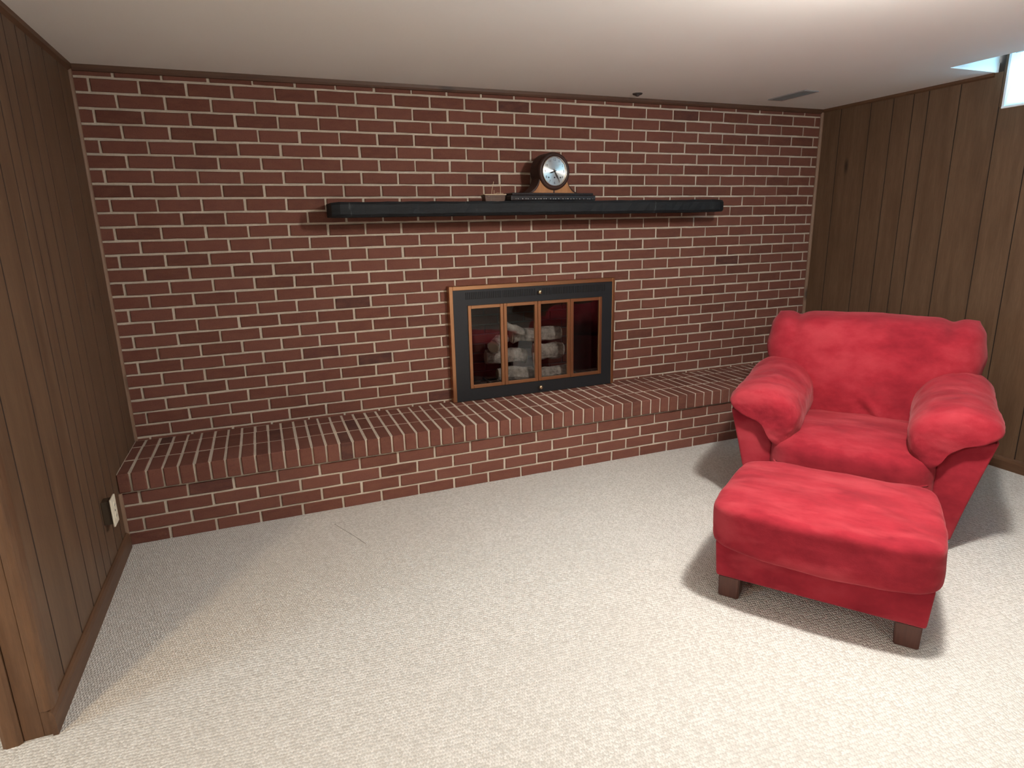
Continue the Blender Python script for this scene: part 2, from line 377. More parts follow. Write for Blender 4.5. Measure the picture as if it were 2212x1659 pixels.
for k in range(0, 28):                            # course k lies under joint line k
    zt = Z27 + (27 - k) * H - 0.0060; zb = zt - BH
    zt, zb = min(zt, ZC), max(zb, HZT - 0.01)
    if zt - zb < 0.012: continue
    off = 0.0 if k % 2 == 0 else 0.5
    j = -1
    while (j + off) * M < X1:
        a = (j + off) * M + 0.0060; b = a + BW; j += 1
        a, b = max(a, X0), min(b, X1)
        spans = [(a, b)]
        if zb < IZ1 - 0.02:
            spans = []
            if a < IX0: spans.append((a, min(b, IX0)))
            if b > IX1: spans.append((max(a, IX1), b))
        for (p, q) in spans:
            if q - p > 0.015: cells.append((p, q, zb, zt))
def cell_area(c):
    P = [project((x, 0, z)) for x, z in ((c[0], c[2]), (c[1], c[2]), (c[1], c[3]), (c[0], c[3]))]
    if max(p[0] for p in P) < 0 or min(p[0] for p in P) > 2212: return 0
    return abs(sum(P[i][0] * P[(i+1) % 4][1] - P[(i+1) % 4][0] * P[i][1] for i in range(4))) / 2
cells.sort(key=cell_area, reverse=True)
sv, sf, sr = [], [], []
for i, (p, q, zb, zt) in enumerate(cells):
    cx, cz = (p + q) / 2, (zb + zt) / 2; full = abs(q - p - BW) < 1e-4 and abs(zt - zb - BH) < 1e-4
    dx, dy, dz, ry = random.uniform(-.0013, .0013), random.uniform(-.0014, .0012), random.uniform(-.0008, .0008), random.uniform(-.004, .004)
    if i < 300:
        me = random.choice(FULL) if full else brick_mesh(q - p, zt - zb, 0.03)
        link('brick', me, None, wall_back, (cx + dx, dy, cz + dz), (0, ry, 0))
    else:
        v, f = random.choice(FULLTRI) if full else brick_verts(q - p, zt - zb, 0.03)
        o = len(sv); sv += [(x + cx + dx + z * ry, y + dy, z + cz + dz - x * ry) for x, y, z in v]; sf += [tuple(t + o for t in g) for g in f]; sr += [random.random()] * len(v)
me = pyd('brick_field', sv, sf); me.materials.append(MAT['brick'])
at = me.attributes.new('rnd', 'FLOAT', 'POINT'); at.data.foreach_set('value', sr)
bf = link('brick_field', me, None, wall_back); bf['kind'] = 'stuff'

# --- panelled side walls
LG = [0.0, -0.19, -0.40, -0.60, -0.713, -0.845, -0.937, -1.034, -1.156, -1.326, -1.552, YEND + 0.004]
bm = bmesh.new(); add_box(bm, (-0.085, YEND + 0.004, 0), (XL - 0.010, 0.10, ZC))
wall_left = struct(link('wall_left', bm_mesh('wall_left', bm), 'groove'), 'dark brown wood panelled wall beside the brick')
def plank(parent, xf, sgn, y0, y1, z0, z1):
    c = 0.0015; t = 0.010; g = 0.0026 if sgn > 0 else 0.0014
    y0 -= g; y1 += g
    prof = [(xf, y0 - c), (xf - sgn * c, y0), (xf - sgn * t, y0), (xf - sgn * t, y1), (xf - sgn * c, y1), (xf, y1 + c)]
    o = prism('plank', prof, 'z', z0, z1, 'panel', parent); o.data.materials.append(MAT['groove'])
    for p in o.data.polygons: p.material_index = 0 if abs(p.normal.x) > 0.99 and abs(p.center.x - xf) < 1e-4 else 1
for a, b in zip(LG[:-1], LG[1:]): plank(wall_left, XL, 1, a, b, 0.0, ZC)
RG = [0.0, -0.164, -0.399, -0.561, -0.697, -0.793, -0.983, -1.207, -1.387, -1.60, -1.75, -1.88, -1.98, -2.16, -2.40]
while RG[-1] > YB + 0.3: RG.append(RG[-1] - random.choice((0.235, 0.162, 0.136, 0.1, 0.19, 0.224)))
WY0, WY1, WZ0, WZ1 = -1.220, -2.90, 2.006, 2.283    # window opening, lengthened out of view for more blue daylight
bm = bmesh.new()
XO = XR + 0.16
add_box(bm, (XR + 0.010, YB, 0), (XO, 0.10, WZ0)); add_box(bm, (XR + 0.010, WY0, WZ0), (XO, 0.10, CZ + 0.06)); add_box(bm, (XR + 0.010, YB, WZ0), (XO, WY1, CZ + 0.06))
add_box(bm, (XR + 0.010, WY1, WZ1), (XO, WY0, CZ + 0.06))
wall_right = struct(link('wall_right', bm_mesh('wall_right', bm), 'groove'), 'dark wood panelled wall behind the armchair')
for a, b in zip(RG[:-1], RG[1:]):
    if b > WY0 or a < WY1: plank(wall_right, XR, -1, a, b, 0.0, ZC)
    elif a > WY0 > b:
        plank(wall_right, XR, -1, a, b, 0.0, WZ0)
        boxes('plank', [((XR, WY0, WZ0), (XR + 0.010, a, CZ - 0.002))], 'panel', wall_right)
    else: plank(wall_right, XR, -1, a, b, 0.0, WZ0 if b > WY1 - 0.1 else ZC)
struct(boxes('wall_front', [((XS, YB - 0.1, 0), (XR + 0.2, YB, ZC + 0.05))], 'wall'), 'plain wall behind the camera')
SY0, SY1, SZ0, SZ1 = -2.20, -3.25, 0.90, 2.02      # window added out of view for cool light on the right
struct(boxes('wall_side_room', [((XS - 0.1, YB, 0), (XS, SY1, ZC + 0.05)), ((XS - 0.1, SY0, 0), (XS, 0.15, ZC + 0.05)), ((XS - 0.1, SY1, 0), (XS, SY0, SZ0)), ((XS - 0.1, SY1, SZ1), (XS, SY0, ZC + 0.05))], 'wall'), 'plain far wall of the adjoining space')
w2 = struct(boxes('added_side_window', [((XS - 0.08, SY1, SZ0), (XS - 0.03, SY1 + 0.04, SZ1)), ((XS - 0.08, SY0 - 0.04, SZ0), (XS - 0.03, SY0, SZ1)), ((XS - 0.08, SY1 + 0.04, SZ0), (XS - 0.03, SY0 - 0.04, SZ0 + 0.04)), ((XS - 0.08, SY1 + 0.04, SZ1 - 0.04), (XS - 0.03, SY0 - 0.04, SZ1))], 'white'), 'white framed window added out of view for cool daylight')
boxes('pane', [((XS - 0.058, SY1 + 0.04, SZ0 + 0.04), (XS - 0.054, SY0 - 0.04, SZ1 - 0.04))], 'clear', w2)
struct(boxes('wall_side_room_back', [((XS, 0.0, 0), (-0.085, 0.14, ZC))], 'wall'), 'plain wall of the adjoining space')

# --- wall end: corner bead, jamb and casing strips on the cut end of the left wall
prof = [(XL + 0.004, YEND + 0.075), (XL + 0.012, YEND + 0.055), (XL + 0.014, YEND + 0.012), (XL + 0.008, YEND - 0.004), (XL - 0.006, YEND - 0.008), (XL - 0.022, YEND - 0.006), (XL - 0.022, YEND + 0.075)]
struct(prism('trim_1', prof, 'z', 0.083, ZC, 'trimz', None, 0.002, 1), 'wood corner trim at the end of the panelled wall')
struct(boxes('trim_2', [((-0.042, YEND - 0.003, 0), (0.0085, YEND + 0.004, ZC)), ((0.0085, YEND - 0.003, 0), (XL - 0.0005, YEND + 0.0035, 0.083))], 'trimz', None, 0.0015), 'flat wood jamb strip on the wall end')
prof = [(-0.090, YEND + 0.0), (-0.090, YEND - 0.012), (-0.080, YEND - 0.017), (-0.052, YEND - 0.015), (-0.043, YEND - 0.008), (-0.043, YEND + 0.004), (-0.086, YEND + 0.004)]
struct(prism('trim_3', prof, 'z', 0, ZC, 'trimz', None), 'moulded wood casing on the wall end')
# baseboards
def base_prof(x, s, h): return [(x, 0), (x + s * 0.014, 0), (x + s * 0.014, h - 0.022), (x + s * 0.010, h - 0.008), (x + s * 0.004, h), (x, h)]
struct(prism('baseboard_left', base_prof(XL, 1, 0.082), 'y', YEND - 0.010, -HD2, 'trimy'), 'brown wood baseboard under the left panelling')
struct(prism('baseboard_right', base_prof(XR, -1, 0.072), 'y', YB, -HD2, 'trimy'), 'brown wood baseboard under the right panelling')
# beads in the corners and the ceiling strips
def qround(cx, cy, sx, sy, r, n=5): return [(cx, cy)] + [(cx + sx * r * math.cos(t * math.pi / 2 / n), cy + sy * r * math.sin(t * math.pi / 2 / n)) for t in range(n + 1)]
struct(prism('trim_4', qround(XL, -0.001, 1, -1, 0.013), 'z', HZT, ZC - 0.02, 'bead'), 'thin pale bead in the left brick corner')
struct(prism('trim_5', qround(XR, -0.001, -1, -1, 0.016), 'z', HZT, ZC - 0.02, 'bead'), 'thin pale bead in the right brick corner')
struct(prism('trim_6', qround(XL, -HD2 - 0.002, 1, -1, 0.013), 'z', 0, HZT - 0.09, 'bead'), 'short pale bead beside the hearth front')
struct(prism('trim_7', [(-0.002, ZC), (-0.018, ZC), (-0.016, ZC - 0.016), (-0.010, ZC - 0.026), (-0.002, ZC - 0.028)], 'x', XL + 0.016, XR - 0.016, 'trimx'), 'brown strip along the brick wall under the ceiling')
struct(prism('trim_8', [(XL, ZC), (XL + 0.016, ZC), (XL + 0.014, ZC - 0.018), (XL, ZC - 0.030)], 'y', YEND + 0.08, 0.0, 'trimy'), 'brown strip along the left wall under the ceiling')
struct(prism('trim_9', [(XR, ZC), (XR - 0.012, ZC), (XR - 0.010, ZC - 0.014), (XR, ZC - 0.022)], 'y', CY0 + 0.01, 0.0, 'trimy'), 'brown strip along the right wall under the ceiling')

# --- window: painted frame and a frosted sash tipped outwards
win = struct(empty('window_1', (XR, (WY0 + WY1) / 2, WZ0)), 'small frosted basement window by the ceiling')
def wchild(o): o.parent = win; o.matrix_parent_inverse = Matrix.Translation(win.location).inverted(); return o
wchild(boxes('window_reveal', [((XR + 0.0, WY0 - 0.012, WZ0), (XO, WY0, WZ1)), ((XR, WY1, WZ0), (XO, WY1 + 0.012, WZ1)), ((XR + 0.03, WY1, WZ1 - 0.01), (XO, WY0, WZ1))], 'white'))
wchild(boxes('window_sill', [((XR - 0.004, WY1, WZ0 - 0.012), (XO, WY0, WZ0))], 'white', None, 0.002))
def tilt(z): return XR + 0.004 + (z - WZ0) * 0.255
pv = [(tilt(WZ0), WY0 - 0.013, WZ0 + 0.001), (tilt(WZ1), WY0 - 0.013, WZ1 - 0.012), (tilt(WZ1), WY1 + 0.013, WZ1 - 0.012), (tilt(WZ0), WY1 + 0.013, WZ0 + 0.001)]
pv2 = [(x + 0.006, y, z) for x, y, z in pv]
wchild(link('pane', pyd('pane', pv + pv2, [(0, 1, 2, 3), (7, 6, 5, 4), (0, 4, 5, 1), (1, 5, 6, 2), (2, 6, 7, 3), (3, 7, 4, 0)]), 'frosted'))

# ------------------------------------------------------------------ hearth
hearth = tag(empty('hearth', (2.33, -HD / 2, 0)), 'long raised red brick hearth bench along the foot of the brick wall', 'hearth')
HI = Matrix.Translation(hearth.location).inverted()
def hchild(o): o.parent = hearth; o.matrix_parent_inverse = HI; return o
hchild(boxes('mortar_core', [((XL + 0.001, -HD + 0.007, 0), (XR - 0.001, -0.003, HZB - 0.004)), ((XL + 0.001, -HD2 + 0.009, HZB), (XR - 0.001, -0.003, HZT - 0.002))], 'mortar'))
ZH = 0.2303
for r in range(4):                                  # face courses
    zt = ZH + BH / 2 - r * H; zb = max(zt - BH, -0.002)
    off = 0.3082 + (0.5 * M if r % 2 else 0.0)
    j = -3
    while off + j * M < X1:
        a = max(off + j * M + 0.0060, XL + 0.002); b = min(off + (j + 1) * M - 0.0060, XR - 0.002); j += 1
        if b - a < 0.015: continue
        full = abs(b - a - BW) < 1e-4 and zb > 0
        me = random.choice(FULL) if full else brick_mesh(b - a, zt - zb, 0.03)
        hchild(link('brick', me, None, None, ((a + b) / 2 + random.uniform(-.001, .001), -HD + random.uniform(-.0015, .001), (zt + zb) / 2), (0, random.uniform(-.004, .004), 0)))
def rowlock_mesh(wd, dep, ht):
    bm = bmesh.new(); j = lambda: random.uniform(-.0011, .0011)
    vs = add_box(bm, (-wd/2, -dep/2, -ht), (wd/2, dep/2, 0))
    for v in vs: v.co += Vector((j(), j(), 0))
    bmesh.ops.bevel(bm, geom=bm.edges[:], offset=0.0035, segments=1, affect='EDGES')
    me = bm_mesh('rowlock_brick', bm); me.materials.append(MAT['brick']); return me
RP = 0.0672
rows = [(-HD2, -0.325, 0.0905), (-0.316, -0.122, 0.06), (-0.113, -0.006, 0.06)]
RM = [[rowlock_mesh(RP - 0.0095, b - a, h) for _ in range(8)] for a, b, h in rows]
k = int((XL - 1.697) / RP) - 1
while 1.697 + k * RP < XR:
    xa, xb = 1.697 + k * RP, 1.697 + (k + 1) * RP; k += 1
    a, b = max(xa + 0.00475, XL + 0.002), min(xb - 0.00475, XR - 0.002)
    if b - a < 0.012: continue
    for ri, (ya, yb, h) in enumerate(rows):
        me = random.choice(RM[ri]) if b - a > RP - 0.0097 else rowlock_mesh(b - a, yb - ya, h)
        hchild(link('rowlock_brick', me, None, None, ((a + b) / 2, (ya + yb) / 2 + (random.uniform(-.002, .002) if ri == 0 else 0), HZT + random.uniform(-.0012, .0012)), (0, 0, random.uniform(-.006, .006))))

# ------------------------------------------------------------------ fireplace insert
IY = -0.050
ins = tag(empty('fireplace_insert', (2.34, 0, HZT)), 'black and brass fireplace insert with four glass doors in the brick wall', 'fireplace')
II = Matrix.Translation(ins.location).inverted()
def ic(o, p=None):
    if p is None: o.parent = ins; o.matrix_parent_inverse = II
    return o
A0, A1, AZ = 1.772, 2.908, 1.082                  # outer edge
B0, B1, BZ = 1.796, 2.888, 1.057                  # black plate
D0, D1, DZ0, DZ1 = 1.884, 2.812, 0.444, 0.963     # door field
ic(boxes('brass_surround', [((A0, IY - 0.003, HZT + 0.003), (B0, 0.0, AZ)), ((B1, IY - 0.003, HZT + 0.003), (A1, 0.0, AZ)), ((B0, IY - 0.003, BZ), (B1, 0.0, AZ))], 'brass', None, 0.002))
ic(boxes('face_plate', [((B0, IY, HZT + 0.003), (D0, 0.0, BZ)), ((D1, IY, HZT + 0.003), (B1, 0.0, BZ)), ((D0, IY, DZ1), (D1, 0.0, BZ)), ((D0, IY, HZT + 0.003), (D1, 0.0, DZ0))], 'black'))
lv = []
for g0, g1 in ((1.875, 2.10), (2.115, 2.335), (2.385, 2.60), (2.615, 2.83)):
    x = g0
    while x < g1: lv.append(((x, IY - 0.0022, 1.000), (x + 0.0055, IY + 0.001, 1.043))); x += 0.0118
lo = ic(boxes('vent_louvre', lv, 'slot')); lo['kind'] = 'stuff'
for z in (1.021, 0.404):
    kn = ic(link('knob', lathe_mesh('knob', [(0.005, 0), (0.005, -0.010), (0.011, -0.014), (0.0135, -0.021), (0.011, -0.028), (0.004, -0.031)], 20, 'y'), 'knob', smooth=True)); kn.location = (2.357, IY, z)
dw = (D1 - D0) / 4
for i in range(4):
    a, b = D0 + i * dw + 0.001, D0 + (i + 1) * dw - 0.001; fw = 0.021
    d = ic(boxes('glass_door', [((a, IY - 0.006, DZ0), (a + fw, IY + 0.012, DZ1)), ((b - fw, IY - 0.006, DZ0), (b, IY + 0.012, DZ1)), ((a + fw, IY - 0.006, DZ1 - fw), (b - fw, IY + 0.012, DZ1)), ((a + fw, IY - 0.006, DZ0), (b - fw, IY + 0.012, DZ0 + fw))], 'brass', None, 0.0018))
    boxes('pane', [((a + fw - 0.002, IY + 0.002, DZ0 + fw - 0.002), (b - fw + 0.002, IY + 0.006, DZ1 - fw + 0.002))], 'glass', d)
# firebox lining
fd = 0.44
bm = bmesh.new()
add_box(bm, (FX0, MY, FZ0 - 0.03), (FX1, fd, FZ0)); add_box(bm, (FX0 - 0.02, MY, FZ0), (FX0, fd, FZ1)); add_box(bm, (FX1, MY, FZ0), (FX1 + 0.02, fd, FZ1)); add_box(bm, (FX0, fd, FZ0), (FX1, fd + 0.02, FZ1 + 0.02)); add_box(bm, (FX0, 0.14, FZ1), (FX1, fd, FZ1 + 0.02))
fb = ic(link('firebox', bm_mesh('firebox', bm), 'soot'))
v, f, rr = [], [], []
z = FZ0 + 0.035; r = 0
while z < FZ1:
    x = FX0 - (0.1 if r % 2 else 0.0)
    while x < FX1:
        a, b = max(x, FX0 + .002), min(x + 0.190, FX1 - .002); x += 0.2
        if b - a > 0.02:
            bv, bfc = brick_verts(b - a, 0.055, 0.012); o = len(v); v += [(p[0] + (a + b) / 2, p[1] + fd - 0.012, p[2] + z) for p in bv]; f += [tuple(t + o for t in g) for g in bfc]; rr += [random.random()] * len(bv)
    z += 0.066; r += 1
me = pyd('firebrick_back', v, f); me.materials.append(MAT['firebrick']); at = me.attributes.new('rnd', 'FLOAT', 'POINT'); at.data.foreach_set('value', rr)
ic(link('firebrick_back', me))
# grate and logs
gr = tag(empty('log_grate', (2.36, 0.2, FZ0)), 'black iron log grate behind the glass fireplace doors', 'grate')
def gc(o): o.parent = gr; o.matrix_parent_inverse = Matrix.Translation(gr.location).inverted(); return o
for x in (2.10, 2.23, 2.36, 2.49, 2.62): gc(link('grate_bar', tube_mesh('grate_bar', [(x, 0.045, FZ0 + 0.065), (x, 0.065, FZ0 + 0.042), (x, 0.33, FZ0 + 0.042)], [0.006] * 3, 6), 'iron'))
for y in (0.10, 0.30): gc(link('cross_bar', tube_mesh('cross_bar', [(2.07, y, FZ0 + 0.030), (2.65, y, FZ0 + 0.030)], [0.007] * 2, 6), 'iron'))
for x in (2.12, 2.60):
    for y in (0.10, 0.30): gc(link('leg', tube_mesh('leg', [(x, y, FZ0 + 0.0), (x, y, FZ0 + 0.03)], [0.008] * 2, 6), 'iron'))
LOGS = [((2.13, 0.115, 0.478), (2.37, 0.10, 0.462), 0.044, 'grey fire log lying low at the left of the grate'),
        ((2.43, 0.105, 0.452), (2.63, 0.08, 0.462), 0.040, 'pale fire log lying low at the right of the grate'),
        ((2.387, 0.045, 0.42), (2.385, 0.085, 0.60), 0.019, 'thin pale upright split log in front of the pile'),
        ((2.08, 0.20, 0.585), (2.35, 0.18, 0.572), 0.052, 'thick grey fire log in the middle left of the pile'),
        ((2.42, 0.19, 0.585), (2.61, 0.16, 0.585), 0.054, 'thick speckled fire log in the middle right of the pile'),
        ((2.27, 0.22, 0.705), (2.62, 0.20, 0.702), 0.050, 'long grey fire log on top of the pile at the right'),
        ((2.10, 0.10, 0.660), (2.22, 0.24, 0.690), 0.042, 'short fire log with its round cut end facing out'),
        ((2.19, 0.13, 0.80), (2.33, 0.12, 0.735), 0.024, 'slanting thin fire log leaning on top of the pile')]
for a, b, r, lab in LOGS:
    A, B = Vector(a), Vector(b); t = tag(empty('fire_log', A.lerp(B, 0.5)), lab, 'log', 'logs in the fireplace')
    n = 7; pts = []
    for i in range(n): pts.append(A.lerp(B, i / (n - 1)) + Vector((0, random.uniform(-1, 1), random.uniform(-1, 1))) * r * 0.14)
    bk = link('bark', tube_mesh('bark', pts, [r * random.uniform(0.88, 1.08) for _ in range(n)], 12, 0.10), 'log', t, smooth=False)
    inv = Matrix.Translation(t.location).inverted(); bk.matrix_parent_inverse = inv
    d = (B - A).normalized()
    for P, s in ((pts[0], -1), (pts[-1], 1)):
        e = link('cut_end', tube_mesh('cut_end', [P, P + d * s * 0.004, P + d * s * 0.006], [r * 0.9, r * 0.86, r * 0.7], 12), 'logend', t); e.matrix_parent_inverse = inv

# ------------------------------------------------------------------ mantel shelf
MX0, MX1, MZ0, MZ1, MDP = 1.118, 3.595, 1.487, 1.563, 0.262
nx = 60; prof = []
v, f = [], []
base = [(-MDP + 0.016, MZ0), (-MDP, MZ0 + 0.014), (-MDP, MZ1 - 0.014), (-MDP + 0.014, MZ1), (-0.001, MZ1), (-0.001, MZ0)]
for i in range(nx + 1):
    x = MX0 + (MX1 - MX0) * i / nx
    e = 1.0 if 0 < i < nx else 0.93
    for (y, z) in base:
        cz = (MZ0 + MZ1) / 2
        jy = random.uniform(-.0035, .0035) if y < -0.02 else 0.0; jz = random.uniform(-.0022, .0012)
        v.append((x, y * (e if y < -0.02 else 1) + jy, cz + (z - cz) * e + (jz if z > cz or y < -.2 else 0)))
nb = len(base)
for i in range(nx):
    for k in range(nb): f.append((i*nb+k, i*nb+(k+1) % nb, (i+1)*nb+(k+1) % nb, (i+1)*nb+k))
f.append(tuple(range(nb))[::-1]); f.append(tuple(nx*nb+k for k in range(nb)))
me = pyd('mantel_shelf', v, f); b2 = bmesh.new(); b2.from_mesh(me); me2 = bm_mesh('mantel_shelf', b2)
tag(link('mantel_shelf', me2, 'mantel'), 'rough black timber mantel shelf fixed across the brick wall', 'mantel')

# ------------------------------------------------------------------ mantel clock
CY = -0.165
clk = tag(empty('mantel_clock', (2.384, CY, MZ1 + 0.0005), math.radians(7)), 'dark tambour mantel clock with a silver dial on the black mantel shelf', 'clock')
cw = 0.292
boxes('plinth', [((-cw, -0.058, 0.0), (cw, 0.058, 0.030))], 'cbase', clk, 0.006, 2)
boxes('plinth_cap', [((-cw + 0.012, -0.052, 0.030), (cw - 0.012, 0.052, 0.044))], 'cbase', clk, 0.005, 2)
bm = bmesh.new(); x = -cw + 0.03
while x < cw - 0.02:
    bmesh.ops.create_icosphere(bm, subdivisions=1, radius=0.0035, matrix=Matrix.Translation((x, -0.0585, 0.010))); x += random.choice((0.014, 0.021, 0.03))
link('beading', bm_mesh('beading', bm), 'bead_metal', clk)
CZc, CR = 0.044 + 0.119, 0.104
def tambour(scale_r, foot, drop=0.0):
    pts = []
    a0 = math.radians(-22)
    for i in range(25):
        t = a0 + (math.pi - 2 * a0) * i / 24
        pts.append((scale_r * math.cos(t), CZc + scale_r * math.sin(t)))
    xe, ze = pts[-1]; zb = 0.044
    left = []
    for i in range(1, 9):
        s = i / 8; left.append((xe - (foot + xe) * (s ** 1.7), ze + (zb - ze) * (1 - (1 - s) ** 1.35)))
    return pts + left + [(-x, z) for x, z in left[::-1]]
prism('case', tambour(CR, 0.172), 'y', -0.042, 0.050, 'cdark', clk, 0.003, 2)
prism('front_panel', tambour(CR - 0.006, 0.146), 'y', -0.045, -0.041, 'cburl', clk)
prism('panel_divider', [(-0.004, 0.044), (0.004, 0.044), (0.004, 0.07), (-0.004, 0.07)], 'y', -0.048, -0.044, 'cdark', clk)
link('bezel', lathe_mesh('bezel', [(0.106, -0.040), (0.104, -0.052), (0.097, -0.060), (0.088, -0.060), (0.082, -0.055), (0.082, -0.046), (0.06, -0.043)], 48, 'y'), 'cdark', clk, (0, 0, CZc), smooth=True)
link('bezel_ring', lathe_mesh('bezel_ring', [(0.0825, -0.050), (0.0825, -0.0575), (0.080, -0.0600), (0.0775, -0.0575), (0.0775, -0.050)], 48, 'y'), 'chrome', clk, (0, 0, CZc), smooth=True)
dl = link('dial', lathe_mesh('dial', [(0.079, -0.046), (0.079, -0.0525), (0.045, -0.0530), (0.0015, -0.0532)], 64, 'y'), 'dial', clk, (0, 0, CZc))
def hand(name, ang, ln, wd):                        # clockwise from twelve
    a = math.radians(ang); d = Vector((math.sin(a), math.cos(a))); n = Vector((d.y, -d.x))
    P = [d * -0.012 - n * wd * .4, d * ln * .55 - n * wd * .9, d * ln, d * ln * .55 + n * wd * .9, d * -0.012 + n * wd * .4]
    prism(name, [(p.x, p.y) for p in P], 'y', -0.0560, -0.0548, 'hand', dl)
hand('hour_hand', 252, 0.038, 0.0050); hand('minute_hand', 148, 0.058, 0.0042)
link('hand_boss', lathe_mesh('hand_boss', [(0.005, -0.053), (0.005, -0.0575), (0.003, -0.059)], 16, 'y'), 'hand', dl)
for x, z in ((-0.040, -0.034), (0.040, -0.034), (0.0, -0.034)):
    link('winding_arbor', lathe_mesh('winding_arbor', [(0.0045, -0.052), (0.0045, -0.0545), (0.002, -0.0546)], 12, 'y'), 'hand', dl, (x, 0, z))
dg = bpy.context.evaluated_depsgraph_get
for h in range(1, 13):
    cu = bpy.data.curves.new('numeral', 'FONT'); cu.body = str(h); cu.size = 0.020; cu.align_x = 'CENTER'; cu.align_y = 'CENTER'; cu.extrude = 0.0003
    to = bpy.data.objects.new('numeral_text', cu); COL.objects.link(to)
    me = bpy.data.meshes.new_from_object(to.evaluated_get(dg())); bpy.data.objects.remove(to); bpy.data.curves.remove(cu)
    a = math.radians(30 * h); link('numeral', me, 'num', dl, (0.064 * math.sin(a), -0.0533, 0.064 * math.cos(a)), (math.radians(90), 0, 0))

# small basket of twigs left of the clock
bk = tag(empty('twig_basket', (2.030, -0.16, MZ1 + 0.0005)), 'small low brown basket with thin dry twigs left of the mantel clock', 'basket')
v, f = [], []
bm = bmesh.new(); 
for r in range(5): 
    z = 0.003 + r * 0.007; s = 0.92 + r * 0.02
    for a, b in (((-0.062*s, -0.035*s), (0.062*s, -0.029*s)), ((-0.062*s, 0.029*s), (0.062*s, 0.035*s)), ((-0.062*s, -0.029*s), (-0.056*s, 0.029*s)), ((0.056*s, -0.029*s), (0.062*s, 0.029*s))):
        add_box(bm, (a[0], a[1], z - 0.003), (b[0], b[1], z + 0.003))
add_box(bm, (-0.055, -0.03, 0), (0.055, 0.03, 0.003))
link('basket_weave', bm_mesh('basket_weave', bm), 'basket', bk)
link('rim', tube_mesh('rim', [(-0.064, -0.037, 0.036), (0.064, -0.037, 0.036), (0.064, 0.037, 0.036), (-0.064, 0.037, 0.036), (-0.064, -0.037, 0.036)], [0.003] * 5, 6), 'twig', bk)
for P in ([(-0.012, 0, 0.004), (-0.010, -0.006, 0.06), (0.000, -0.012, 0.108)], [(-0.056, 0, 0.02), (-0.060, -0.002, 0.068)], [(0.004, 0, 0.01), (0.006, 0, 0.062)], [(0.045, 0, 0.01), (0.043, -0.004, 0.098)], [(-0.05, 0.01, 0.02), (0.02, -0.01, 0.045), (0.058, -0.012, 0.043)]):
    link('twig', tube_mesh('twig', P, [0.0016] * len(P), 5), 'twig', bk)

# ------------------------------------------------------------------ ceiling lamps (one above the frame, two added out of view as fill)
def bowl_mat():
    m = NT('lamp_bowl'); m.n.remove(m.b)
    tr = m.add('ShaderNodeBsdfTransparent'); em = m.add('ShaderNodeEmission', i_Strength=5.0); em.inputs[0].default_value = (1.0, 0.93, 0.82, 1)
    mx = m.add('ShaderNodeMixShader', i_0=0.12); m.link(tr.outputs[0], mx.inputs[1]); m.link(em.outputs[0], mx.inputs[2]); m.link(mx.outputs[0], m.out.inputs[0]); return m.m
MAT['bowl'] = bowl_mat()
def ceiling_lamp(x, y, depth, label):
    t = tag(empty('ceiling_lamp', (x, y, ZC)), label, 'lamp', 'ceiling lamps')
    link('canopy', lathe_mesh('canopy', [(0.150, -0.0005), (0.150, -0.012), (0.135, -0.020), (0.02, -0.021)], 32), 'white', t)
    link('glass_bowl', lathe_mesh('glass_bowl', [(0.140, -0.020), (0.138, -0.02 - depth * 0.35), (0.115, -0.02 - depth * 0.7), (0.07, -0.02 - depth * 0.93), (0.012, -0.02 - depth)], 32), 'bowl', t, smooth=True)
ceiling_lamp(2.43, -2.45, 0.19, 'frosted bowl ceiling lamp hanging over the ottoman')
ceiling_lamp(1.70, -5.50, 0.12, 'frosted bowl fill lamp added unseen at the rear of the room')
ceiling_lamp(-1.20, -3.60, 0.12, 'frosted bowl fill lamp added unseen in the adjoining space')

# ------------------------------------------------------------------ outlet, ceiling vent, ceiling cap
out = tag(empty('wall_outlet', (XL, -0.80, 0.308)), 'ivory outlet plate standing off the dark panelled wall near the hearth', 'outlet')
boxes('outlet_box', [((0.0, -0.028, -0.050), (0.034, 0.028, 0.050))], 'dkbox', out, 0.002)
pl = boxes('cover_plate', [((0.034, -0.037, -0.060), (0.041, 0.037, 0.060))], 'ivory', out, 0.002, 2)
for z in (0.024, -0.024):
    link('socket', lathe_mesh('socket', [(0.015, 0.0), (0.015, 0.0025), (0.013, 0.003)], 20), 'ivory', pl, (0.0405, 0, z), (0, math.radians(90), 0))
    for y in (-0.006, 0.006): boxes('slot', [((0.0433, y - 0.001, z - 0.004), (0.0440, y + 0.001, z + 0.005))], 'hole', pl)
link('screw', lathe_mesh('screw', [(0.0035, 0.0), (0.003, 0.0015)], 12), 'hole', pl, (0.0408, 0, 0), (0, math.radians(90), 0))

vn = tag(empty('ceiling_vent', (3.985, -0.36, ZC)), 'grey slatted air vent in the ceiling near the right brick corner', 'vent')
boxes('vent_frame', [((-0.06, -0.15, -0.006), (0.06, -0.135, -0.0002)), ((-0.06, 0.135, -0.006), (0.06, 0.15, -0.0002)), ((-0.06, -0.135, -0.006), (-0.045, 0.135, -0.0002)), ((0.045, -0.135, -0.006), (0.06, 0.135, -0.0002))], 'vent', vn, 0.0015)
boxes('vent_throat', [((-0.045, -0.135, -0.0012), (0.045, 0.135, -0.0002))], 'ventdark', vn)
vs = [boxes('slat', [((-0.045, -0.004, -0.0008), (0.045, 0.004, 0.0008))], 'vent', vn, loc=(0, -0.126, -0.0042), rot=(math.radians(28), 0, 0))]
for i in range(1, 19):
    o = vs[0].copy(); COL.objects.link(o); o.location = (0, -0.126 + i * 0.014, -0.0042)
cp = tag(empty('ceiling_fitting', (2.985, -0.140, ZC)), 'small dark round fitting on the ceiling above the mantel shelf', 'ceiling fitting')
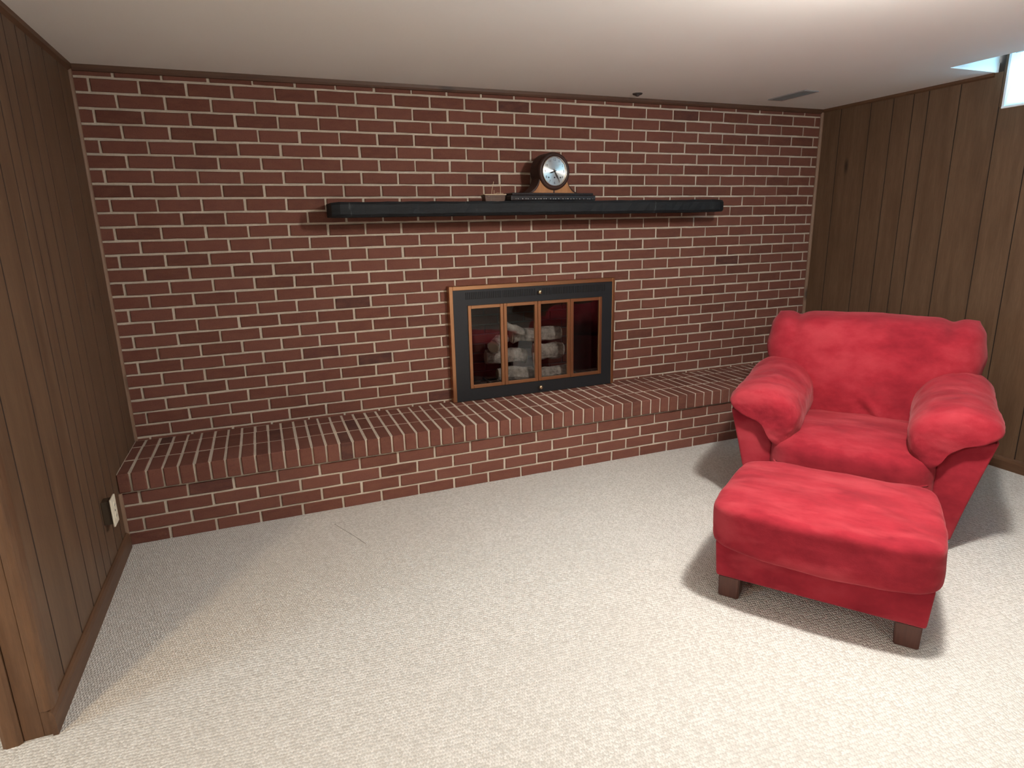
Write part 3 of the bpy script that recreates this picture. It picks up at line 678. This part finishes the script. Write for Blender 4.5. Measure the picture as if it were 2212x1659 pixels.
link('cap_ring', lathe_mesh('cap_ring', [(0.030, 0.0), (0.030, -0.004), (0.025, -0.008)], 24), 'cap', cp, smooth=False)
link('cap_stem', lathe_mesh('cap_stem', [(0.012, -0.007), (0.012, -0.014), (0.006, -0.017)], 16), 'cap', cp)

# ------------------------------------------------------------------ red armchair
CT = -0.947
chair = tag(empty('armchair', (3.163, -1.715, 0), CT), 'red suede armchair with wide pillow arms in the corner by the hearth', 'armchair')
def mirror_pts(P, s): return [(s * x, y, z) for x, y, z in P] if s > 0 else [(s * x, y, z) for x, y, z in P][::-1]
boxes('base', [((-0.40, 0.035, 0.055), (0.40, 0.80, 0.22))], 'suede', chair, 0.02, 2)
for s in (-1, 1):
    P = [(0.536, 0.524), (0.515, 0.520), (0.458, 0.502), (0.395, 0.474), (0.348, 0.436), (0.334, 0.37), (0.330, 0.055), (0.424, 0.052), (0.455, 0.20), (0.500, 0.385)]
    P = [(s * a, b) for a, b in P]
    o = prism('arm_panel', P, 'y', 0.0, 0.80, 'suede', chair, 0.013, 3, True)
    # arm pillow: cross-sections from the drooping front to inside the backrest
    sec = [(0.562, 0.588), (0.540, 0.547), (0.460, 0.512), (0.392, 0.478), (0.342, 0.430), (0.326, 0.372), (0.296, 0.348), (0.255, 0.372), (0.222, 0.435), (0.206, 0.510), (0.222, 0.585), (0.278, 0.645), (0.360, 0.672), (0.445, 0.668), (0.520, 0.640)]
    ctr = (0.385, 0.505)
    rings = []
    for y, sx, top, dz in ((-0.052, 0.42, 0.36, -0.012), (-0.048, 0.72, 0.62, -0.006), (-0.026, 0.93, 0.80, 0.0), (0.03, 0.985, 0.90, 0.0), (0.12, 0.985, 0.96, 0.0), (0.24, 0.955, 0.97, 0.0), (0.38, 0.94, 1.05, 0.0), (0.50, 0.97, 1.18, 0.01), (0.62, 0.98, 1.16, 0.01), (0.70, 0.85, 0.9, 0.0)):
        ring = []
        for (x, z) in sec:
            dx, dzz = x - ctr[0], z - ctr[1]
            if y < 0.0: k2 = sx if dzz <= 0 else top; px = ctr[0] + dx * sx; pz = ctr[1] + dzz * k2
            else: px = ctr[0] + dx * sx; pz = ctr[1] + dzz * (top if dzz > 0 else 1.0)
            ring.append((s * px, y, pz + dz))
        rings.append(ring)
    a = link('arm_pillow', loft_mesh('arm_pillow', rings), 'suede', chair, smooth=True); subsurf(a, 3); lumps(a, 0.016, 0.085)
def seat_fn(u, p):
    x, y, z = p
    if u[2] > 0: z += 0.018 * (1 - u[0] ** 2) * (1 - u[1] ** 2)
    y -= 0.030 * max(0, -u[1]) ** 2 * (1 - u[0] ** 2)
    z -= 0.020 * max(0.0, -u[1]) ** 3 * (1 if u[2] > 0 else 0)
    z += 0.0035 * math.sin(u[0] * 21 + u[2] * 3) * max(0, -u[1]) ** 2 * (1 if -0.4 < u[0] < 0.25 else 0.25)
    return (x, y + 0.255, z + 0.308)
o = link('seat_cushion', puff_mesh('seat_cushion', (0.346, 0.315, 0.135), 6.5, 40, seat_fn), 'suede', chair, smooth=True); lumps(o, 0.012, 0.12)
boxes('seat_rail', [((-0.330, 0.005, 0.058), (0.330, 0.10, 0.24))], 'suede', chair, 0.018, 3)
# backrest pillow with eared corners
def lerp_tab(t, tab):
    for (a, va), (b, vb) in zip(tab[:-1], tab[1:]):
        if t <= b: q = (t - a) / (b - a); q = q * q * (3 - 2 * q); return va + (vb - va) * q
    return tab[-1][1]
NU, NV = 56, 40
def back_pt(u, v, side):
    uu = math.copysign(abs(u) ** 0.9, u)
    wd = lerp_tab(v, [(0, 0.37), (0.25, 0.42), (0.5, 0.492), (0.7, 0.512), (0.88, 0.498), (1, 0.462)])
    x = uu * wd; ax = abs(x)
    top = 0.938 - 0.020 * math.exp(-((ax - 0.352) / 0.030) ** 2) - 0.008 * max(0, ax - 0.39) / 0.1 + 0.010 * (1 - min(1, ax / 0.33) ** 2)
    z = 0.34 + v * (top - 0.34)
    ev = max(0.0, 1 - abs(2 * v - 1) ** 7) ** 0.5; eu = max(0.0, 1 - abs(u) ** 7) ** 0.5
    th = (0.175 if side > 0 else 0.11) * ev * eu
    if side > 0:
        th += 0.030 * math.exp(-((u) / 0.55) ** 2) * math.exp(-((v - 0.55) / 0.35) ** 2)          # belly
        th -= 0.016 * math.exp(-((ax - 0.352) / 0.030) ** 2) * max(0, v - 0.72) / 0.28 * ev          # ear crease
        th -= 0.022 * math.exp(-((x - 0.01 + (z - 0.50) * 0.7) / 0.022) ** 2) * math.exp(-((z - 0.475) / 0.045) ** 2)   # fold
        th += 0.012 * math.exp(-((x - 0.05 + (z - 0.50) * 0.7) / 0.026) ** 2) * math.exp(-((z - 0.48) / 0.05) ** 2)
        for sx in (-1, 1): th -= 0.010 * math.exp(-((x * sx - 0.27 + (z - 0.60) * 0.9) / 0.014) ** 2) * math.exp(-((z - 0.60) / 0.05) ** 2)
    y = 0.590 + 0.19 * (z - 0.34) - side * th
    return (x, y, z)
v, f = [], []; idx = {}
for side in (1, -1):
    for i in range(NU + 1):
        for j in range(NV + 1):
            edge = i in (0, NU) or j in (0, NV)
            key = (0 if edge else side, i, j)
            if key not in idx: idx[key] = len(v); v.append(back_pt(2 * i / NU - 1, j / NV, side))
    g = lambda i, j: idx[(0 if (i in (0, NU) or j in (0, NV)) else side, i, j)]
    for i in range(NU):
        for j in range(NV):
            q = (g(i, j), g(i + 1, j), g(i + 1, j + 1), g(i, j + 1)); f.append(q if side > 0 else q[::-1])
me = pyd('backrest', v, f); b2 = bmesh.new(); b2.from_mesh(me); me = bm_mesh('backrest', b2)
o = link('backrest', me, 'suede_back', chair, smooth=True); subsurf(o, 1); lumps(o, 0.014, 0.16)
prism('back_frame', [(-0.42, 0.055), (0.42, 0.055), (0.46, 0.50), (0.44, 0.80), (-0.44, 0.80), (-0.46, 0.50)], 'y', 0.62, 0.84, 'suede', chair, 0.03, 3, True)
for sx in (-0.365, 0.365):
    for y in (0.10, 0.74): boxes('leg', [((sx - 0.035, y - 0.035, 0.0), (sx + 0.035, y + 0.035, 0.058))], 'leg', chair, 0.004)

# ------------------------------------------------------------------ ottoman
ott = tag(empty('ottoman', (2.475, -2.192, 0), -0.933), 'red suede ottoman on brown block legs in front of the armchair', 'ottoman')
prism('frame', [(-0.346, 0.088), (0.346, 0.088), (0.356, 0.236), (-0.356, 0.236)], 'y', 0.0, 0.455, 'suede', ott, 0.014, 3, True)
def ocf(u, p):
    x, y, z = p
    if u[2] > 0: z += 0.012 * (1 - u[0] ** 2) * (1 - u[1] ** 2)
    f1 = max(0.0, -u[1]) ** 2
    y -= 0.026 * f1 * (1 - u[0] ** 2); z -= 0.018 * f1 * (1 - u[0] ** 2) * (1 if u[2] < 0 else 0)
    z += 0.0030 * math.sin(u[0] * 9 + u[1] * 7) * (1 if u[2] > 0 else 0)
    x *= 1 - 0.045 * max(0.0, u[1])
    return (x, y + 0.232, z + 0.322)
o = link('cushion', puff_mesh('cushion', (0.374, 0.290, 0.090), 8.5, 44, ocf), 'suede', ott, smooth=True); lumps(o, 0.012, 0.13)
for sx in (-0.296, 0.296):
    for y in (0.045, 0.405):
        bm = bmesh.new(); vs = add_box(bm, (-0.040, -0.040, 0.0), (0.040, 0.040, 0.092))
        for q in vs:
            if q.co.z < 0.01: q.co.x *= 0.94; q.co.y *= 0.94
        bmesh.ops.bevel(bm, geom=bm.edges[:], offset=0.004, segments=2, affect='EDGES')
        link('leg', bm_mesh('leg', bm), 'leg', ott, (sx, y, 0))
